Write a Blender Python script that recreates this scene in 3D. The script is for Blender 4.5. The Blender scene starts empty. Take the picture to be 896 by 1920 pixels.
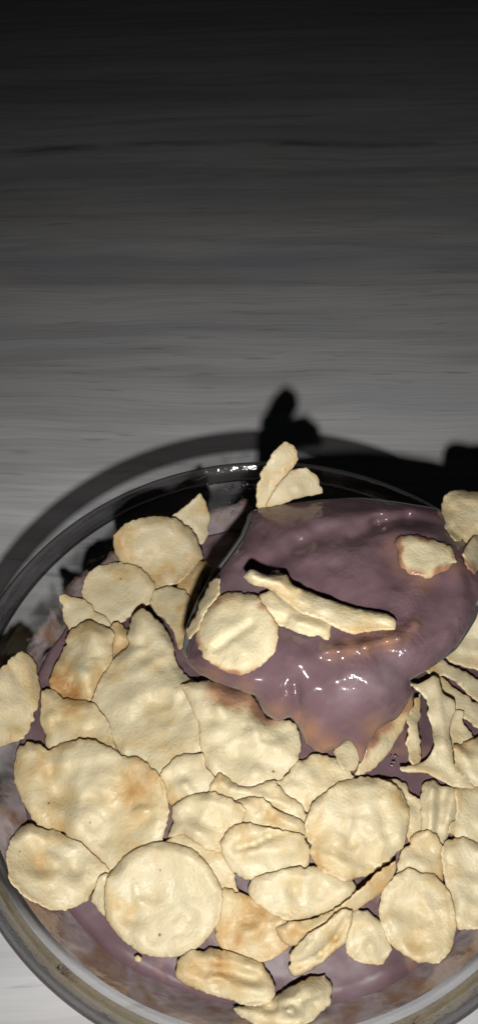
import bpy, bmesh, math, random
import numpy as np
from mathutils import Vector, Matrix, noise
from mathutils.geometry import delaunay_2d_cdt

random.seed(7)
SC = bpy.context.scene
COL = SC.collection

# ------------------------------------------------------------------ camera
PITCH, ROLL = 0.84684, -0.03829
F_PX = 1300.0
RIM_Z = 0.055                                   # height of the bowl's rim
CAM = np.array([-0.00495, -0.08160, RIM_Z + 0.15332])
cs, sn = math.cos(PITCH), math.sin(PITCH)
R0 = np.array([1.0, 0, 0]); U0 = np.array([0, sn, cs]); FW = np.array([0, cs, -sn])
cr, sr = math.cos(ROLL), math.sin(ROLL)
RT = R0 * cr + U0 * sr
UP = -R0 * sr + U0 * cr
cam_data = bpy.data.cameras.new('camera')
cam = bpy.data.objects.new('camera', cam_data)
COL.objects.link(cam)
m = Matrix.Identity(4)
for i in range(3):
    m[i][0] = RT[i]; m[i][1] = UP[i]; m[i][2] = -FW[i]; m[i][3] = CAM[i]
cam.matrix_world = m
cam_data.sensor_fit = 'VERTICAL'
cam_data.sensor_height = 24.0
cam_data.lens = F_PX / 1920.0 * 24.0
cam_data.clip_start = 0.005
cam_data.clip_end = 50
SC.camera = cam

# ------------------------------------------------------------------ world and the phone's flash
world = bpy.data.worlds.new('World')
SC.world = world
world.use_nodes = True
bgn = world.node_tree.nodes['Background']
bgn.inputs[0].default_value = (0.8, 0.9, 1.0, 1)
bgn.inputs[1].default_value = 0.003
fl = bpy.data.lights.new('phone_flash', 'SPOT')
fl.energy = 1.86
fl.spot_size = math.radians(160)
fl.spot_blend = 1.0
fl.color = (1.0, 0.985, 0.95)
fl.shadow_soft_size = 0.0036
flash = bpy.data.objects.new('phone_flash', fl)
COL.objects.link(flash)
flash.location = Vector(CAM - UP * 0.034 + FW * 0.002)
_dir = Vector(FW + (960 - 490) / F_PX * UP)          # the flash points a little above the lens axis
flash.rotation_euler = _dir.to_track_quat('-Z', 'Y').to_euler()
SC.view_settings.view_transform = 'Standard'
SC.view_settings.look = 'None'
SC.view_settings.exposure = 0
SC.view_settings.gamma = 1
SC.cycles.max_bounces = 14
SC.cycles.transparent_max_bounces = 24
SC.cycles.transmission_bounces = 10
SC.cycles.sample_clamp_indirect = 3
SC.cycles.caustics_reflective = False
SC.cycles.caustics_refractive = False


def ray(px, py):
    """direction through a photograph pixel, of unit depth along the view"""
    a = (np.asarray(px, float) - 448.0) / F_PX
    b = (np.asarray(py, float) - 960.0) / F_PX
    return FW + a[..., None] * RT - b[..., None] * UP


def pt(px, py, D):
    return CAM + ray(px, py) * np.asarray(D)[..., None]


def depth_at_z(px, py, z):
    return (z - CAM[2]) / ray(px, py)[..., 2]


def at_z(px, py, z):
    px = np.asarray(px, float); py = np.asarray(py, float)
    return pt(px, py, depth_at_z(px, py, z))


# ------------------------------------------------------------------ material helpers
def new_mat(name):
    mt = bpy.data.materials.new(name)
    mt.use_nodes = True
    nt = mt.node_tree
    nt.nodes.clear()
    out = nt.nodes.new('ShaderNodeOutputMaterial')
    return mt, nt, out


def N(nt, kind, **kw):
    n = nt.nodes.new('ShaderNode' + kind)
    for k, v in kw.items():
        if k.startswith('i_'):
            key = k[2:]
            n.inputs[int(key) if key.isdigit() else key.replace('_', ' ')].default_value = v
        else:
            setattr(n, k, v)
    return n


def noise_tex(nt, vec, scale, detail=3, rough=0.55, dist=0.0):
    n = N(nt, 'TexNoise')
    n.inputs['Scale'].default_value = scale
    n.inputs['Detail'].default_value = detail
    n.inputs['Roughness'].default_value = rough
    n.inputs['Distortion'].default_value = dist
    nt.links.new(vec, n.inputs['Vector'])
    return n.outputs['Fac']


def ramp(nt, fac, stops):
    r = N(nt, 'ValToRGB')
    el = r.color_ramp.elements
    while len(el) < len(stops):
        el.new(0.5)
    for e, (p, c) in zip(el, stops):
        e.position = p
        e.color = (*c, 1) if len(c) == 3 else c
    nt.links.new(fac, r.inputs[0])
    return r.outputs[0]


def mixc(nt, fac, a, b, mode='MIX'):
    n = N(nt, 'Mix', data_type='RGBA', blend_type=mode)
    for sock, v in ((n.inputs[0], fac), (n.inputs[6], a), (n.inputs[7], b)):
        if hasattr(v, 'links'):
            nt.links.new(v, sock)
        else:
            sock.default_value = v if not isinstance(v, tuple) or len(v) == 4 else (*v, 1)
    return n.outputs[2]


def math_n(nt, op, a, b=0.0, clamp=False):
    n = N(nt, 'Math', operation=op, use_clamp=clamp)
    for i, v in enumerate((a, b)):
        if hasattr(v, 'links'):
            nt.links.new(v, n.inputs[i])
        else:
            n.inputs[i].default_value = v
    return n.outputs[0]


def attr(nt, name):
    return N(nt, 'Attribute', attribute_name=name).outputs['Fac']


def bump(nt, h, dist, strength=1.0, prev=None):
    b = N(nt, 'Bump')
    b.inputs['Strength'].default_value = strength
    b.inputs['Distance'].default_value = dist
    nt.links.new(h, b.inputs['Height'])
    if prev is not None:
        nt.links.new(prev, b.inputs['Normal'])
    return b.outputs['Normal']


# ---- table: grey oak laminate
def mat_table():
    mt, nt, out = new_mat('grey_oak_laminate')
    L = nt.links
    tc = N(nt, 'TexCoord').outputs['Object']
    mp = N(nt, 'Mapping'); L.new(tc, mp.inputs[0])
    mp.inputs['Rotation'].default_value = (0, 0, math.radians(0.8))
    warp = N(nt, 'TexNoise'); warp.inputs['Scale'].default_value = 5; warp.inputs['Detail'].default_value = 3
    L.new(mp.outputs[0], warp.inputs['Vector'])
    wv = N(nt, 'VectorMath', operation='SCALE'); wv.inputs[3].default_value = 0.035
    L.new(warp.outputs['Color'], wv.inputs[0])
    ad = N(nt, 'VectorMath', operation='ADD'); L.new(mp.outputs[0], ad.inputs[0]); L.new(wv.outputs[0], ad.inputs[1])

    def st(sx, sy):
        s = N(nt, 'VectorMath', operation='MULTIPLY'); L.new(ad.outputs[0], s.inputs[0])
        s.inputs[1].default_value = (sx, sy, 1)
        return s.outputs[0]
    broad = noise_tex(nt, st(1.6, 14), 1.0, 4, 0.6)
    mid = noise_tex(nt, st(6, 80), 1.0, 4, 0.6)
    fine = noise_tex(nt, st(26, 520), 1.0, 3, 0.6)
    pore = noise_tex(nt, st(30, 330), 1.0, 2, 0.5)
    c = ramp(nt, broad, [(0.30, (0.56, 0.545, 0.545)), (0.5, (0.75, 0.74, 0.745)), (0.70, (0.84, 0.83, 0.84))])
    c = mixc(nt, math_n(nt, 'MULTIPLY', ramp(nt, mid, [(0.36, (1, 1, 1)), (0.54, (0, 0, 0))]), 0.42), c, (0.38, 0.36, 0.36))
    c = mixc(nt, math_n(nt, 'MULTIPLY', ramp(nt, fine, [(0.35, (1, 1, 1)), (0.6, (0, 0, 0))]), 0.14), c, (0.45, 0.435, 0.44))
    c = mixc(nt, math_n(nt, 'MULTIPLY', ramp(nt, pore, [(0.25, (1, 1, 1)), (0.37, (0, 0, 0))]), 0.5), c, (0.25, 0.235, 0.23))
    # two marks of the board: a dark streak with a knot, and a cool band
    xyz = N(nt, 'SeparateXYZ'); L.new(ad.outputs[0], xyz.inputs[0])
    def band(y0, w, soft=1.0):
        q = math_n(nt, 'DIVIDE', math_n(nt, 'SUBTRACT', xyz.outputs[1], y0), w)
        return math_n(nt, 'POWER', 2.718, math_n(nt, 'MULTIPLY', math_n(nt, 'MULTIPLY', q, q), -1.0))
    y_of = lambda py: float(at_z(300.0, py, 0.0)[1])
    brk = ramp(nt, noise_tex(nt, st(9, 30), 1.0, 3), [(0.36, (0, 0, 0)), (0.55, (1, 1, 1))])
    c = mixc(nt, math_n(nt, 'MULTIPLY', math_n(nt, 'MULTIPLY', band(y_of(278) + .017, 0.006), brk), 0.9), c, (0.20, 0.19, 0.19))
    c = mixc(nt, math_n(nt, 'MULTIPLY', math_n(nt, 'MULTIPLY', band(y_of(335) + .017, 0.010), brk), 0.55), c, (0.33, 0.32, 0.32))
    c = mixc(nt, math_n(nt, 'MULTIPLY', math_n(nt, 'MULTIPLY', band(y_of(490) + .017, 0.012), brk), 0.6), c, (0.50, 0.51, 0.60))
    tint = noise_tex(nt, st(2.2, 9), 1.7, 2)
    c = mixc(nt, math_n(nt, 'MULTIPLY', ramp(nt, tint, [(0.5, (0, 0, 0)), (0.68, (1, 1, 1))]), 0.5), c, (0.55, 0.56, 0.63))
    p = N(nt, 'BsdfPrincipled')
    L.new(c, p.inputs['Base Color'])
    p.inputs['Roughness'].default_value = 0.62
    p.inputs['Specular IOR Level'].default_value = 0.25
    L.new(bump(nt, fine, 0.00025, 0.6), p.inputs['Normal'])
    L.new(p.outputs[0], out.inputs[0])
    return mt


# ---- glass: thin clear wall, and a thick polished lip
def mat_glass_wall():
    mt, nt, out = new_mat('clear_glass_wall')
    L = nt.links
    lw = N(nt, 'LayerWeight'); lw.inputs['Blend'].default_value = 0.5
    fr = math_n(nt, 'ADD', math_n(nt, 'MULTIPLY', math_n(nt, 'POWER', lw.outputs['Facing'], 3.6), 0.85), 0.035)
    tr = N(nt, 'BsdfTransparent'); tr.inputs[0].default_value = (0.90, 0.905, 0.91, 1)
    gl = N(nt, 'BsdfGlossy'); gl.inputs['Roughness'].default_value = 0.03
    mx = N(nt, 'MixShader')
    L.new(fr, mx.inputs[0])
    L.new(tr.outputs[0], mx.inputs[1]); L.new(gl.outputs[0], mx.inputs[2])
    L.new(mx.outputs[0], out.inputs[0])
    return mt


def mat_glass_rim():
    mt, nt, out = new_mat('polished_glass_lip')
    L = nt.links
    tc = N(nt, 'TexCoord').outputs['Object']
    nb = bump(nt, noise_tex(nt, tc, 300, 3), 0.0005, 0.5)
    lw = N(nt, 'LayerWeight'); lw.inputs['Blend'].default_value = 0.5
    fr = math_n(nt, 'ADD', math_n(nt, 'MULTIPLY', math_n(nt, 'POWER', lw.outputs['Facing'], 2.2), 0.85), 0.08, True)
    tr = N(nt, 'BsdfTransparent'); tr.inputs[0].default_value = (0.52, 0.51, 0.51, 1)
    gl = N(nt, 'BsdfGlossy'); gl.inputs['Roughness'].default_value = 0.09; gl.inputs['Color'].default_value = (0.7, 0.69, 0.68, 1)
    L.new(nb, gl.inputs['Normal'])
    mx = N(nt, 'MixShader')
    rf = N(nt, 'BsdfRefraction'); rf.inputs['IOR'].default_value = 1.46; rf.inputs['Roughness'].default_value = 0.02
    rf.inputs['Color'].default_value = (0.93, 0.93, 0.95, 1)
    L.new(nb, rf.inputs['Normal'])
    m0 = N(nt, 'MixShader'); m0.inputs[0].default_value = 0.25
    L.new(tr.outputs[0], m0.inputs[1]); L.new(rf.outputs[0], m0.inputs[2])
    L.new(fr, mx.inputs[0]); L.new(m0.outputs[0], mx.inputs[1]); L.new(gl.outputs[0], mx.inputs[2])
    L.new(mx.outputs[0], out.inputs[0])
    return mt


PUD_DARK = (0.092, 0.055, 0.063)
PUD_MID = (0.136, 0.084, 0.095)
PUD_PALE = (0.215, 0.160, 0.175)


def pudding_nodes(nt, warm=None, sparkle=0.45):
    L = nt.links
    tc = N(nt, 'TexCoord').outputs['Object']
    n1 = noise_tex(nt, tc, 42, 4, 0.55, 0.8)
    c = ramp(nt, n1, [(0.3, PUD_DARK), (0.52, PUD_MID), (0.78, PUD_PALE)])
    if warm is not None:
        c = mixc(nt, warm, c, (0.27, 0.142, 0.090))
    p = N(nt, 'BsdfPrincipled')
    L.new(c, p.inputs['Base Color'])
    p.inputs['Roughness'].default_value = 0.17
    p.inputs['Specular IOR Level'].default_value = 0.5
    p.inputs['Subsurface Weight'].default_value = 0.25
    p.inputs['Subsurface Radius'].default_value = (1.0, 0.55, 0.5)
    p.inputs['Subsurface Scale'].default_value = 0.0016
    b1 = bump(nt, noise_tex(nt, tc, 120, 2, 0.5), 0.0022, 0.3)
    msk = ramp(nt, noise_tex(nt, tc, 95, 2), [(0.48, (.15, .15, .15)), (0.62, (1, 1, 1))])
    b2 = bump(nt, math_n(nt, 'MULTIPLY', noise_tex(nt, tc, 520, 2, 0.6), msk), 0.0008, sparkle, b1)
    L.new(b2, p.inputs['Normal'])
    return p, tc


def mat_pudding(name='plum_pudding', warm_attr=False, smears=False):
    mt, nt, out = new_mat(name)
    warm = None
    if warm_attr:
        tc = N(nt, 'TexCoord').outputs['Object']
        nz = noise_tex(nt, tc, 130, 3)
        a = attr(nt, 'thin')
        warm = math_n(nt, 'MULTIPLY', a, math_n(nt, 'ADD', nz, 0.45), True)
    if smears:
        tc = N(nt, 'TexCoord').outputs['Object']
        nz = noise_tex(nt, tc, 55, 3, 0.5, 1.6)
        warm = math_n(nt, 'MULTIPLY', ramp(nt, nz, [(0.54, (0, 0, 0)), (0.66, (1, 1, 1))]), 0.45)
    p, tc = pudding_nodes(nt, warm, 0.12 if smears else 0.5)
    if smears:
        p.inputs['Roughness'].default_value = 0.46
        p.inputs['Specular IOR Level'].default_value = 0.35
    nt.links.new(p.outputs[0], out.inputs[0])
    return mt


def mat_smear():
    mt, nt, out = new_mat('pudding_film')
    L = nt.links
    p, tc = pudding_nodes(nt)
    sw = noise_tex(nt, tc, 48, 3, .5, 2.6)
    fc = ramp(nt, sw, [(0.34, (0.25, 0.15, 0.105)), (0.44, (0.28, 0.21, 0.19)), (0.56, (0.34, 0.285, 0.30)), (0.72, (0.27, 0.21, 0.22))])
    L.new(fc, p.inputs['Base Color'])
    tr = N(nt, 'BsdfTransparent')
    a = attr(nt, 'cover')
    nz = noise_tex(nt, tc, 60, 4, 0.6, 1.2)
    f = math_n(nt, 'ADD', a, math_n(nt, 'MULTIPLY', math_n(nt, 'SUBTRACT', nz, 0.5), 1.3))
    f = ramp(nt, f, [(0.35, (0, 0, 0)), (0.62, (0.74, 0.74, 0.74)), (1.0, (0.97, 0.97, 0.97))])
    mx = N(nt, 'MixShader')
    L.new(f, mx.inputs[0]); L.new(tr.outputs[0], mx.inputs[1]); L.new(p.outputs[0], mx.inputs[2])
    L.new(mx.outputs[0], out.inputs[0])
    return mt


def mat_metal():
    mt, nt, out = new_mat('polished_steel')
    p = N(nt, 'BsdfPrincipled')
    p.inputs['Base Color'].default_value = (0.62, 0.61, 0.60, 1)
    p.inputs['Metallic'].default_value = 1
    p.inputs['Roughness'].default_value = 0.46
    tc = N(nt, 'TexCoord').outputs['Object']
    nt.links.new(bump(nt, noise_tex(nt, tc, 900, 2), 0.0001, 0.15), p.inputs['Normal'])
    nt.links.new(p.outputs[0], out.inputs[0])
    return mt


def mat_flake():
    mt, nt, out = new_mat('toasted_corn')
    L = nt.links
    tc = N(nt, 'TexCoord').outputs['Object']
    oi = N(nt, 'ObjectInfo')
    off = N(nt, 'VectorMath', operation='SCALE'); off.inputs[0].default_value = (3.1, 5.7, 2.3)
    L.new(math_n(nt, 'MULTIPLY', oi.outputs['Random'], 3.0), off.inputs[3])
    ad = N(nt, 'VectorMath', operation='ADD'); L.new(tc, ad.inputs[0]); L.new(off.outputs[0], ad.inputs[1])
    v = ad.outputs[0]
    big = noise_tex(nt, v, 85, 3, 0.5, 0.4)
    med = noise_tex(nt, v, 330, 4, 0.6)
    fin = noise_tex(nt, v, 1300, 3, 0.6)
    toast = math_n(nt, 'ADD', math_n(nt, 'MULTIPLY', math_n(nt, 'SUBTRACT', big, 0.47), 2.1), math_n(nt, 'MULTIPLY', attr(nt, 'toast'), 1.25))
    toast = math_n(nt, 'ADD', toast, math_n(nt, 'MULTIPLY', math_n(nt, 'SUBTRACT', med, 0.5), 0.7))
    c = ramp(nt, toast, [(0.0, (0.565, 0.483, 0.315)), (0.34, (0.535, 0.425, 0.24)), (0.66, (0.485, 0.325, 0.145)), (1.0, (0.36, 0.19, 0.058))])
    pale = noise_tex(nt, v, 160, 3, 0.6, 0.3)
    c = mixc(nt, math_n(nt, 'MULTIPLY', ramp(nt, pale, [(0.5, (0, 0, 0)), (0.68, (1, 1, 1))]), 0.45), c, (0.60, 0.54, 0.385))
    # browned rims
    e = attr(nt, 'edge')
    en = math_n(nt, 'MULTIPLY', e, math_n(nt, 'MULTIPLY', ramp(nt, med, [(0.35, (0, 0, 0)), (0.65, (1, 1, 1))]), 0.42))
    c = mixc(nt, en, c, (0.42, 0.265, 0.11))
    # dark specks of bran
    vo = N(nt, 'TexVoronoi'); vo.inputs['Scale'].default_value = 190; vo.inputs['Randomness'].default_value = 1
    L.new(v, vo.inputs['Vector'])
    sp = ramp(nt, vo.outputs['Distance'], [(0.04, (1, 1, 1)), (0.085, (0, 0, 0))])
    sel = N(nt, 'SeparateColor'); L.new(vo.outputs['Color'], sel.inputs[0])
    sp = math_n(nt, 'MULTIPLY', sp, math_n(nt, 'GREATER_THAN', sel.outputs[0], 0.86))
    c = mixc(nt, math_n(nt, 'MULTIPLY', sp, 0.85), c, (0.17, 0.09, 0.035))
    # coat of pudding where it has been dipped
    k = attr(nt, 'coat')
    kk = math_n(nt, 'MULTIPLY', math_n(nt, 'ADD', k, math_n(nt, 'MULTIPLY', math_n(nt, 'SUBTRACT', pale, 0.5), 0.7)), 1.0, True)
    kk = ramp(nt, math_n(nt, 'MULTIPLY', kk, math_n(nt, 'GREATER_THAN', k, 0.02)), [(0.25, (0, 0, 0)), (0.55, (1, 1, 1))])
    c = mixc(nt, kk, c, ramp(nt, k, [(0.45, (0.37, 0.20, 0.105)), (1.0, (0.19, 0.105, 0.09))]))
    p = N(nt, 'BsdfPrincipled')
    L.new(c, p.inputs['Base Color'])
    rg = ramp(nt, med, [(0.35, (0.36, 0.36, 0.36)), (0.62, (0.6, 0.6, 0.6))])
    L.new(mixc(nt, kk, rg, (0.2, 0.2, 0.2)), p.inputs['Roughness'])
    p.inputs['Specular IOR Level'].default_value = 0.42
    p.inputs['Subsurface Weight'].default_value = 0.35
    p.inputs['Subsurface Radius'].default_value = (1, 0.6, 0.3)
    p.inputs['Subsurface Scale'].default_value = 0.0016
    b1 = bump(nt, noise_tex(nt, v, 240, 3, 0.55), 0.0014, 0.22)
    b2 = bump(nt, med, 0.0007, 0.28, b1)
    b3 = bump(nt, fin, 0.0004, 0.5, b2)
    L.new(b3, p.inputs['Normal'])
    L.new(p.outputs[0], out.inputs[0])
    return mt


M_TABLE = mat_table()
M_WALL = mat_glass_wall()
M_RIM = mat_glass_rim()
M_PUD = mat_pudding('plum_pudding_in_bowl', smears=True)
M_PUD2 = mat_pudding('plum_pudding_on_spoon', warm_attr=True)
M_FILM = mat_smear()
M_METAL = mat_metal()
M_FLAKE = mat_flake()


# ------------------------------------------------------------------ object helpers
def link_mesh(name, verts, faces, mat, parent=None, smooth=True, attrs=None, origin=None):
    me = bpy.data.meshes.new(name)
    o = bpy.data.objects.new(name, me)
    V = np.asarray(verts, float)
    if origin is not None:
        V = V - np.asarray(origin)
        o.location = Vector(origin)
    me.from_pydata([tuple(v) for v in V], [], faces)
    me.update()
    if smooth:
        me.polygons.foreach_set('use_smooth', [True] * len(me.polygons))
    for k, a in (attrs or {}).items():
        at = me.attributes.new(k, 'FLOAT', 'POINT')
        at.data.foreach_set('value', np.asarray(a, np.float32))
    me.materials.append(mat)
    COL.objects.link(o)
    if parent is not None:
        o.parent = parent
    return o


def tag(o, label=None, cat=None, group=None, kind=None):
    if label: o['label'] = label
    if cat: o['category'] = cat
    if group: o['group'] = group
    if kind: o['kind'] = kind
    return o


def lathe(profile, seg=192):
    V, Fc = [], []
    n = len(profile)
    for i in range(seg):
        a = 2 * math.pi * i / seg
        for r, z in profile:
            V.append((r * math.cos(a), r * math.sin(a), z))
    for i in range(seg):
        j = (i + 1) % seg
        for k in range(n - 1):
            Fc.append((i * n + k, j * n + k, j * n + k + 1, i * n + k + 1))
    return V, Fc


# ------------------------------------------------------------------ table
def build_table():
    far = 1.35
    x0, x1, y0, y1 = -1.0, 1.0, -0.45, far
    bm = bmesh.new()
    vs = [bm.verts.new(v) for v in ((x0, y0, -.028), (x1, y0, -.028), (x1, y1, -.028), (x0, y1, -.028),
                                    (x0, y0, 0), (x1, y0, 0), (x1, y1, 0), (x0, y1, 0))]
    for f in ((3, 2, 1, 0), (4, 5, 6, 7), (0, 1, 5, 4), (1, 2, 6, 5), (2, 3, 7, 6), (3, 0, 4, 7)):
        bm.faces.new([vs[i] for i in f])
    bmesh.ops.bevel(bm, geom=list(bm.edges), offset=0.005, segments=4, affect='EDGES')
    me = bpy.data.meshes.new('table')
    bm.to_mesh(me); bm.free()
    me.materials.append(M_TABLE)
    o = bpy.data.objects.new('table', me)
    COL.objects.link(o)
    o.rotation_euler.z = math.atan2(sr * sn, cr)
    tag(o, 'grey wood-grain table top that the glass bowl stands on', 'table')


build_table()

# ------------------------------------------------------------------ glass bowl
R_RIM = 0.0752
def r_in(z):
    """inner radius of the bowl at height z"""
    t = min(max((z - 0.004) / (RIM_Z - 0.004), 0), 1)
    return 0.030 + (R_RIM - 0.0016 - 0.030) * (t ** 0.58)


def build_bowl():
    root = bpy.data.objects.new('glass_bowl', None)
    COL.objects.link(root)
    tag(root, 'round clear glass bowl of pudding and flakes on the grey table', 'bowl')
    inner, outer = [], []
    zs = [0.004 + (RIM_Z - 0.0050 - 0.004) * (i / 30) ** 1.5 for i in range(31)]
    for z in zs:
        inner.append((r_in(z), z))
        outer.append((r_in(z) + 0.0015, max(z - 0.0022 * (1 - z / RIM_Z), 0.0012)))
    prof = [(0.0005, 0.0040), (0.012, 0.0040), (0.022, 0.0040)] + inner + [(inner[-1][0] + .00075, inner[-1][1] + .0002)] + outer[::-1] + [(0.028, 0.0008), (0.012, 0.0010), (0.0005, 0.0010)]
    V, Fc = lathe(prof)
    link_mesh('wall', V, Fc, M_WALL, root)
    # rounded lip: a thick bead that closes the wall
    zb = zs[-1] + 0.0004
    ri = r_in(zs[-1]) ; ro = ri + 0.0015
    ring = [(ri, zb), (r_in(zb + .0018), zb + .0018), (r_in(RIM_Z - .0014), RIM_Z - .0014),
            (R_RIM - .0016, RIM_Z - .0007), (R_RIM - .0012, RIM_Z - .0002), (R_RIM - .0008, RIM_Z), (R_RIM - .0002, RIM_Z - .0003),
            (R_RIM + .0002, RIM_Z - .0010), (R_RIM + .0003, RIM_Z - .0018), (R_RIM + .0001, RIM_Z - .0030), (ro, zb), (ri, zb)]
    V, Fc = lathe(ring)
    link_mesh('rim', V, Fc, M_RIM, root)
    return root


bowl = build_bowl()

# ------------------------------------------------------------------ pudding in the bowl
LEVEL = 0.0345


def fbm(x, y, s, seed=0.0, octv=3):
    return noise.fractal(Vector((x * s, y * s, seed)), 0.9, 2.0, octv)


def pudding_z(x, y):
    r = math.hypot(x, y)
    z = LEVEL + 0.0118 * math.exp(-((x - 0.005) ** 2 + (y + 0.012) ** 2) / (2 * 0.034 ** 2))
    z += 0.0007 * fbm(x, y, 55, 3.0) + 0.0003 * fbm(x, y, 170, 9.0, 2)
    z += 0.0014 * math.exp(-(r_in(LEVEL) - r) / 0.003) * (0.6 + 0.4 * fbm(x, y, 40, 5.0))
    return z


def build_pudding():
    V, Fc, cov = [], [], []
    nr, na = 84, 240
    V.append((0, 0, pudding_z(0, 0)))
    for i in range(1, nr + 1):
        for k in range(na):
            a = 2 * math.pi * k / na
            r = (r_in(LEVEL) + 0.0004) * i / nr
            x, y = r * math.cos(a), r * math.sin(a)
            z = pudding_z(x, y)
            if i == nr:
                rr = r_in(z) - 0.0003
                x, y = rr * math.cos(a), rr * math.sin(a)
            V.append((x, y, z))
    idx = lambda i, k: 1 + (i - 1) * na + k % na
    for k in range(na):
        Fc.append((0, idx(1, k), idx(1, k + 1)))
        for i in range(1, nr):
            Fc.append((idx(i, k), idx(i + 1, k), idx(i + 1, k + 1), idx(i, k + 1)))
    # body below the surface, following the glass
    base = len(V)
    lev = [0.031, 0.026, 0.020, 0.014, 0.009, 0.0060, 0.0046]
    for z in lev:
        for k in range(na):
            a = 2 * math.pi * k / na
            rr = r_in(z) - 0.0004
            V.append((rr * math.cos(a), rr * math.sin(a), z))
    for k in range(na):
        Fc.append((idx(nr, k), base + k, base + (k + 1) % na, idx(nr, k + 1)))
        for j in range(len(lev) - 1):
            Fc.append((base + j * na + k, base + (j + 1) * na + k, base + (j + 1) * na + (k + 1) % na, base + j * na + (k + 1) % na))
    V.append((0, 0, 0.0046))
    c = len(V) - 1
    j = len(lev) - 1
    for k in range(na):
        Fc.append((base + j * na + k, c, base + j * na + (k + 1) % na))
    o = link_mesh('pudding', V, Fc, M_PUD)
    tag(o, 'purple brown pudding filling the glass bowl under the flakes', 'pudding')
    # film left on the inside of the glass
    V, Fc, cov = [], [], []
    na, nz = 300, 22
    for k in range(na):
        a = 2 * math.pi * k / na
        x, y = math.cos(a), math.sin(a)
        reach = 0.62 + 0.7 * fbm(x, y, 2.2, 1.0) + 1.0 * max(0, -y) + 0.3 * max(0, -x) + 0.35 * math.exp(-((a - 1.75) / 0.22) ** 2)
        for q in range(nz):
            t = q / (nz - 1)
            z = LEVEL - 0.001 + (RIM_Z - 0.0065 - LEVEL) * t
            rr = r_in(z) - 0.0005
            V.append((rr * x, rr * y, z))
            near = min(max((-y + 0.05) / 0.5, 0), 1)          # thick smears at the near side, an even thin film elsewhere
            thin_ = 0.50 - 1.5 * max(t - 0.62 - 0.25 * fbm(x, y, 3.0, 4.0), 0)
            blob = 0.12 * math.exp(-((a - 1.72) / 0.16) ** 2) * (1.1 - t)
            cov.append(near * min(max(1.15 * (reach + 0.25 - t), -0.6), 1.2) + (1 - near) * (thin_ + blob))
    for k in range(na):
        for q in range(nz - 1):
            k2 = (k + 1) % na
            Fc.append((k * nz + q, k2 * nz + q, k2 * nz + q + 1, k * nz + q + 1))
    f = link_mesh('film', V, Fc, M_FILM, o, attrs={'cover': cov})
    return o


pud = build_pudding()

# ------------------------------------------------------------------ what lies where, as seen from above the bowl
STEP = 4
GX = np.arange(-160, 1120, STEP) + STEP / 2
GY = np.arange(760, 2120, STEP) + STEP / 2
PX, PY = np.meshgrid(GX, GY)
BUF = depth_at_z(PX, PY, 0.001)


def init_buffer():
    global BUF
    Z = np.full(PX.shape, LEVEL + 0.004)
    up_ = 0.0011
    for it in range(6):
        P = at_z(PX, PY, Z)
        r = np.hypot(P[..., 0], P[..., 1])
        zz = LEVEL + 0.0118 * np.exp(-((P[..., 0] - .005) ** 2 + (P[..., 1] + .012) ** 2) / (2 * .034 ** 2))
        lim = r_in(LEVEL)
        wall = 0.004 + (RIM_Z - 0.004) * (np.clip((r - 0.030) / (R_RIM - 0.0016 - 0.030), 0, 1.2)) ** (1 / 0.58) + 0.0006
        zz = zz + 0.0018 * np.exp(-np.clip(lim - r, 0, None) / 0.003)
        Z = 0.5 * Z + 0.5 * np.maximum(wall * (r > lim - 0.001), zz + up_)
    BUF = depth_at_z(PX, PY, Z)


init_buffer()
BARE = BUF.copy()


def spline(poly, step=4.0):
    P = np.asarray(poly, float)
    n = len(P)
    out = []
    for i in range(n):
        p0, p1, p2, p3 = P[i - 1], P[i], P[(i + 1) % n], P[(i + 2) % n]
        k = max(2, int(np.linalg.norm(p2 - p1) / step))
        for j in range(k):
            t = j / k
            q = 0.5 * ((2 * p1) + (-p0 + p2) * t + (2 * p0 - 5 * p1 + 4 * p2 - p3) * t * t + (-p0 + 3 * p1 - 3 * p2 + p3) * t ** 3)
            out.append(0.42 * q + 0.58 * (p1 + (p2 - p1) * t))
    return np.array(out)


def inside(poly, X, Y):
    x, y = X.ravel(), Y.ravel()
    res = np.zeros(x.shape, bool)
    n = len(poly)
    for i in range(n):
        x1, y1 = poly[i]; x2, y2 = poly[(i + 1) % n]
        c = (y1 > y) != (y2 > y)
        if y1 != y2:
            res ^= c & (x < (x2 - x1) * (y - y1) / (y2 - y1) + x1)
    return res.reshape(X.shape)


def seg_dist(poly, Q):
    A = poly; B = np.roll(poly, -1, 0)
    d2 = np.full(len(Q), 1e18)
    for a, b in zip(A, B):
        ab = b - a
        t = np.clip(((Q - a) @ ab) / max(ab @ ab, 1e-9), 0, 1)
        d2 = np.minimum(d2, ((Q - (a + t[:, None] * ab)) ** 2).sum(1))
    return np.sqrt(d2)


def line_dist(Q, x0, y0, x1, y1):
    a = np.array([x0, y0]); ab = np.array([x1 - x0, y1 - y0], float)
    t = np.clip(((Q - a) @ ab) / max(ab @ ab, 1e-9), 0, 1)
    return np.sqrt(((Q - (a + t[:, None] * ab)) ** 2).sum(1))


def nz_arr(Q, scale, seed, octv=1):
    s = 1.0 / scale
    if octv == 1:
        return np.array([noise.noise((q[0] * s, q[1] * s, seed)) for q in Q])
    return np.array([noise.fractal(Vector((q[0] * s, q[1] * s, seed)), 0.8, 2.0, octv) for q in Q])


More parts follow.
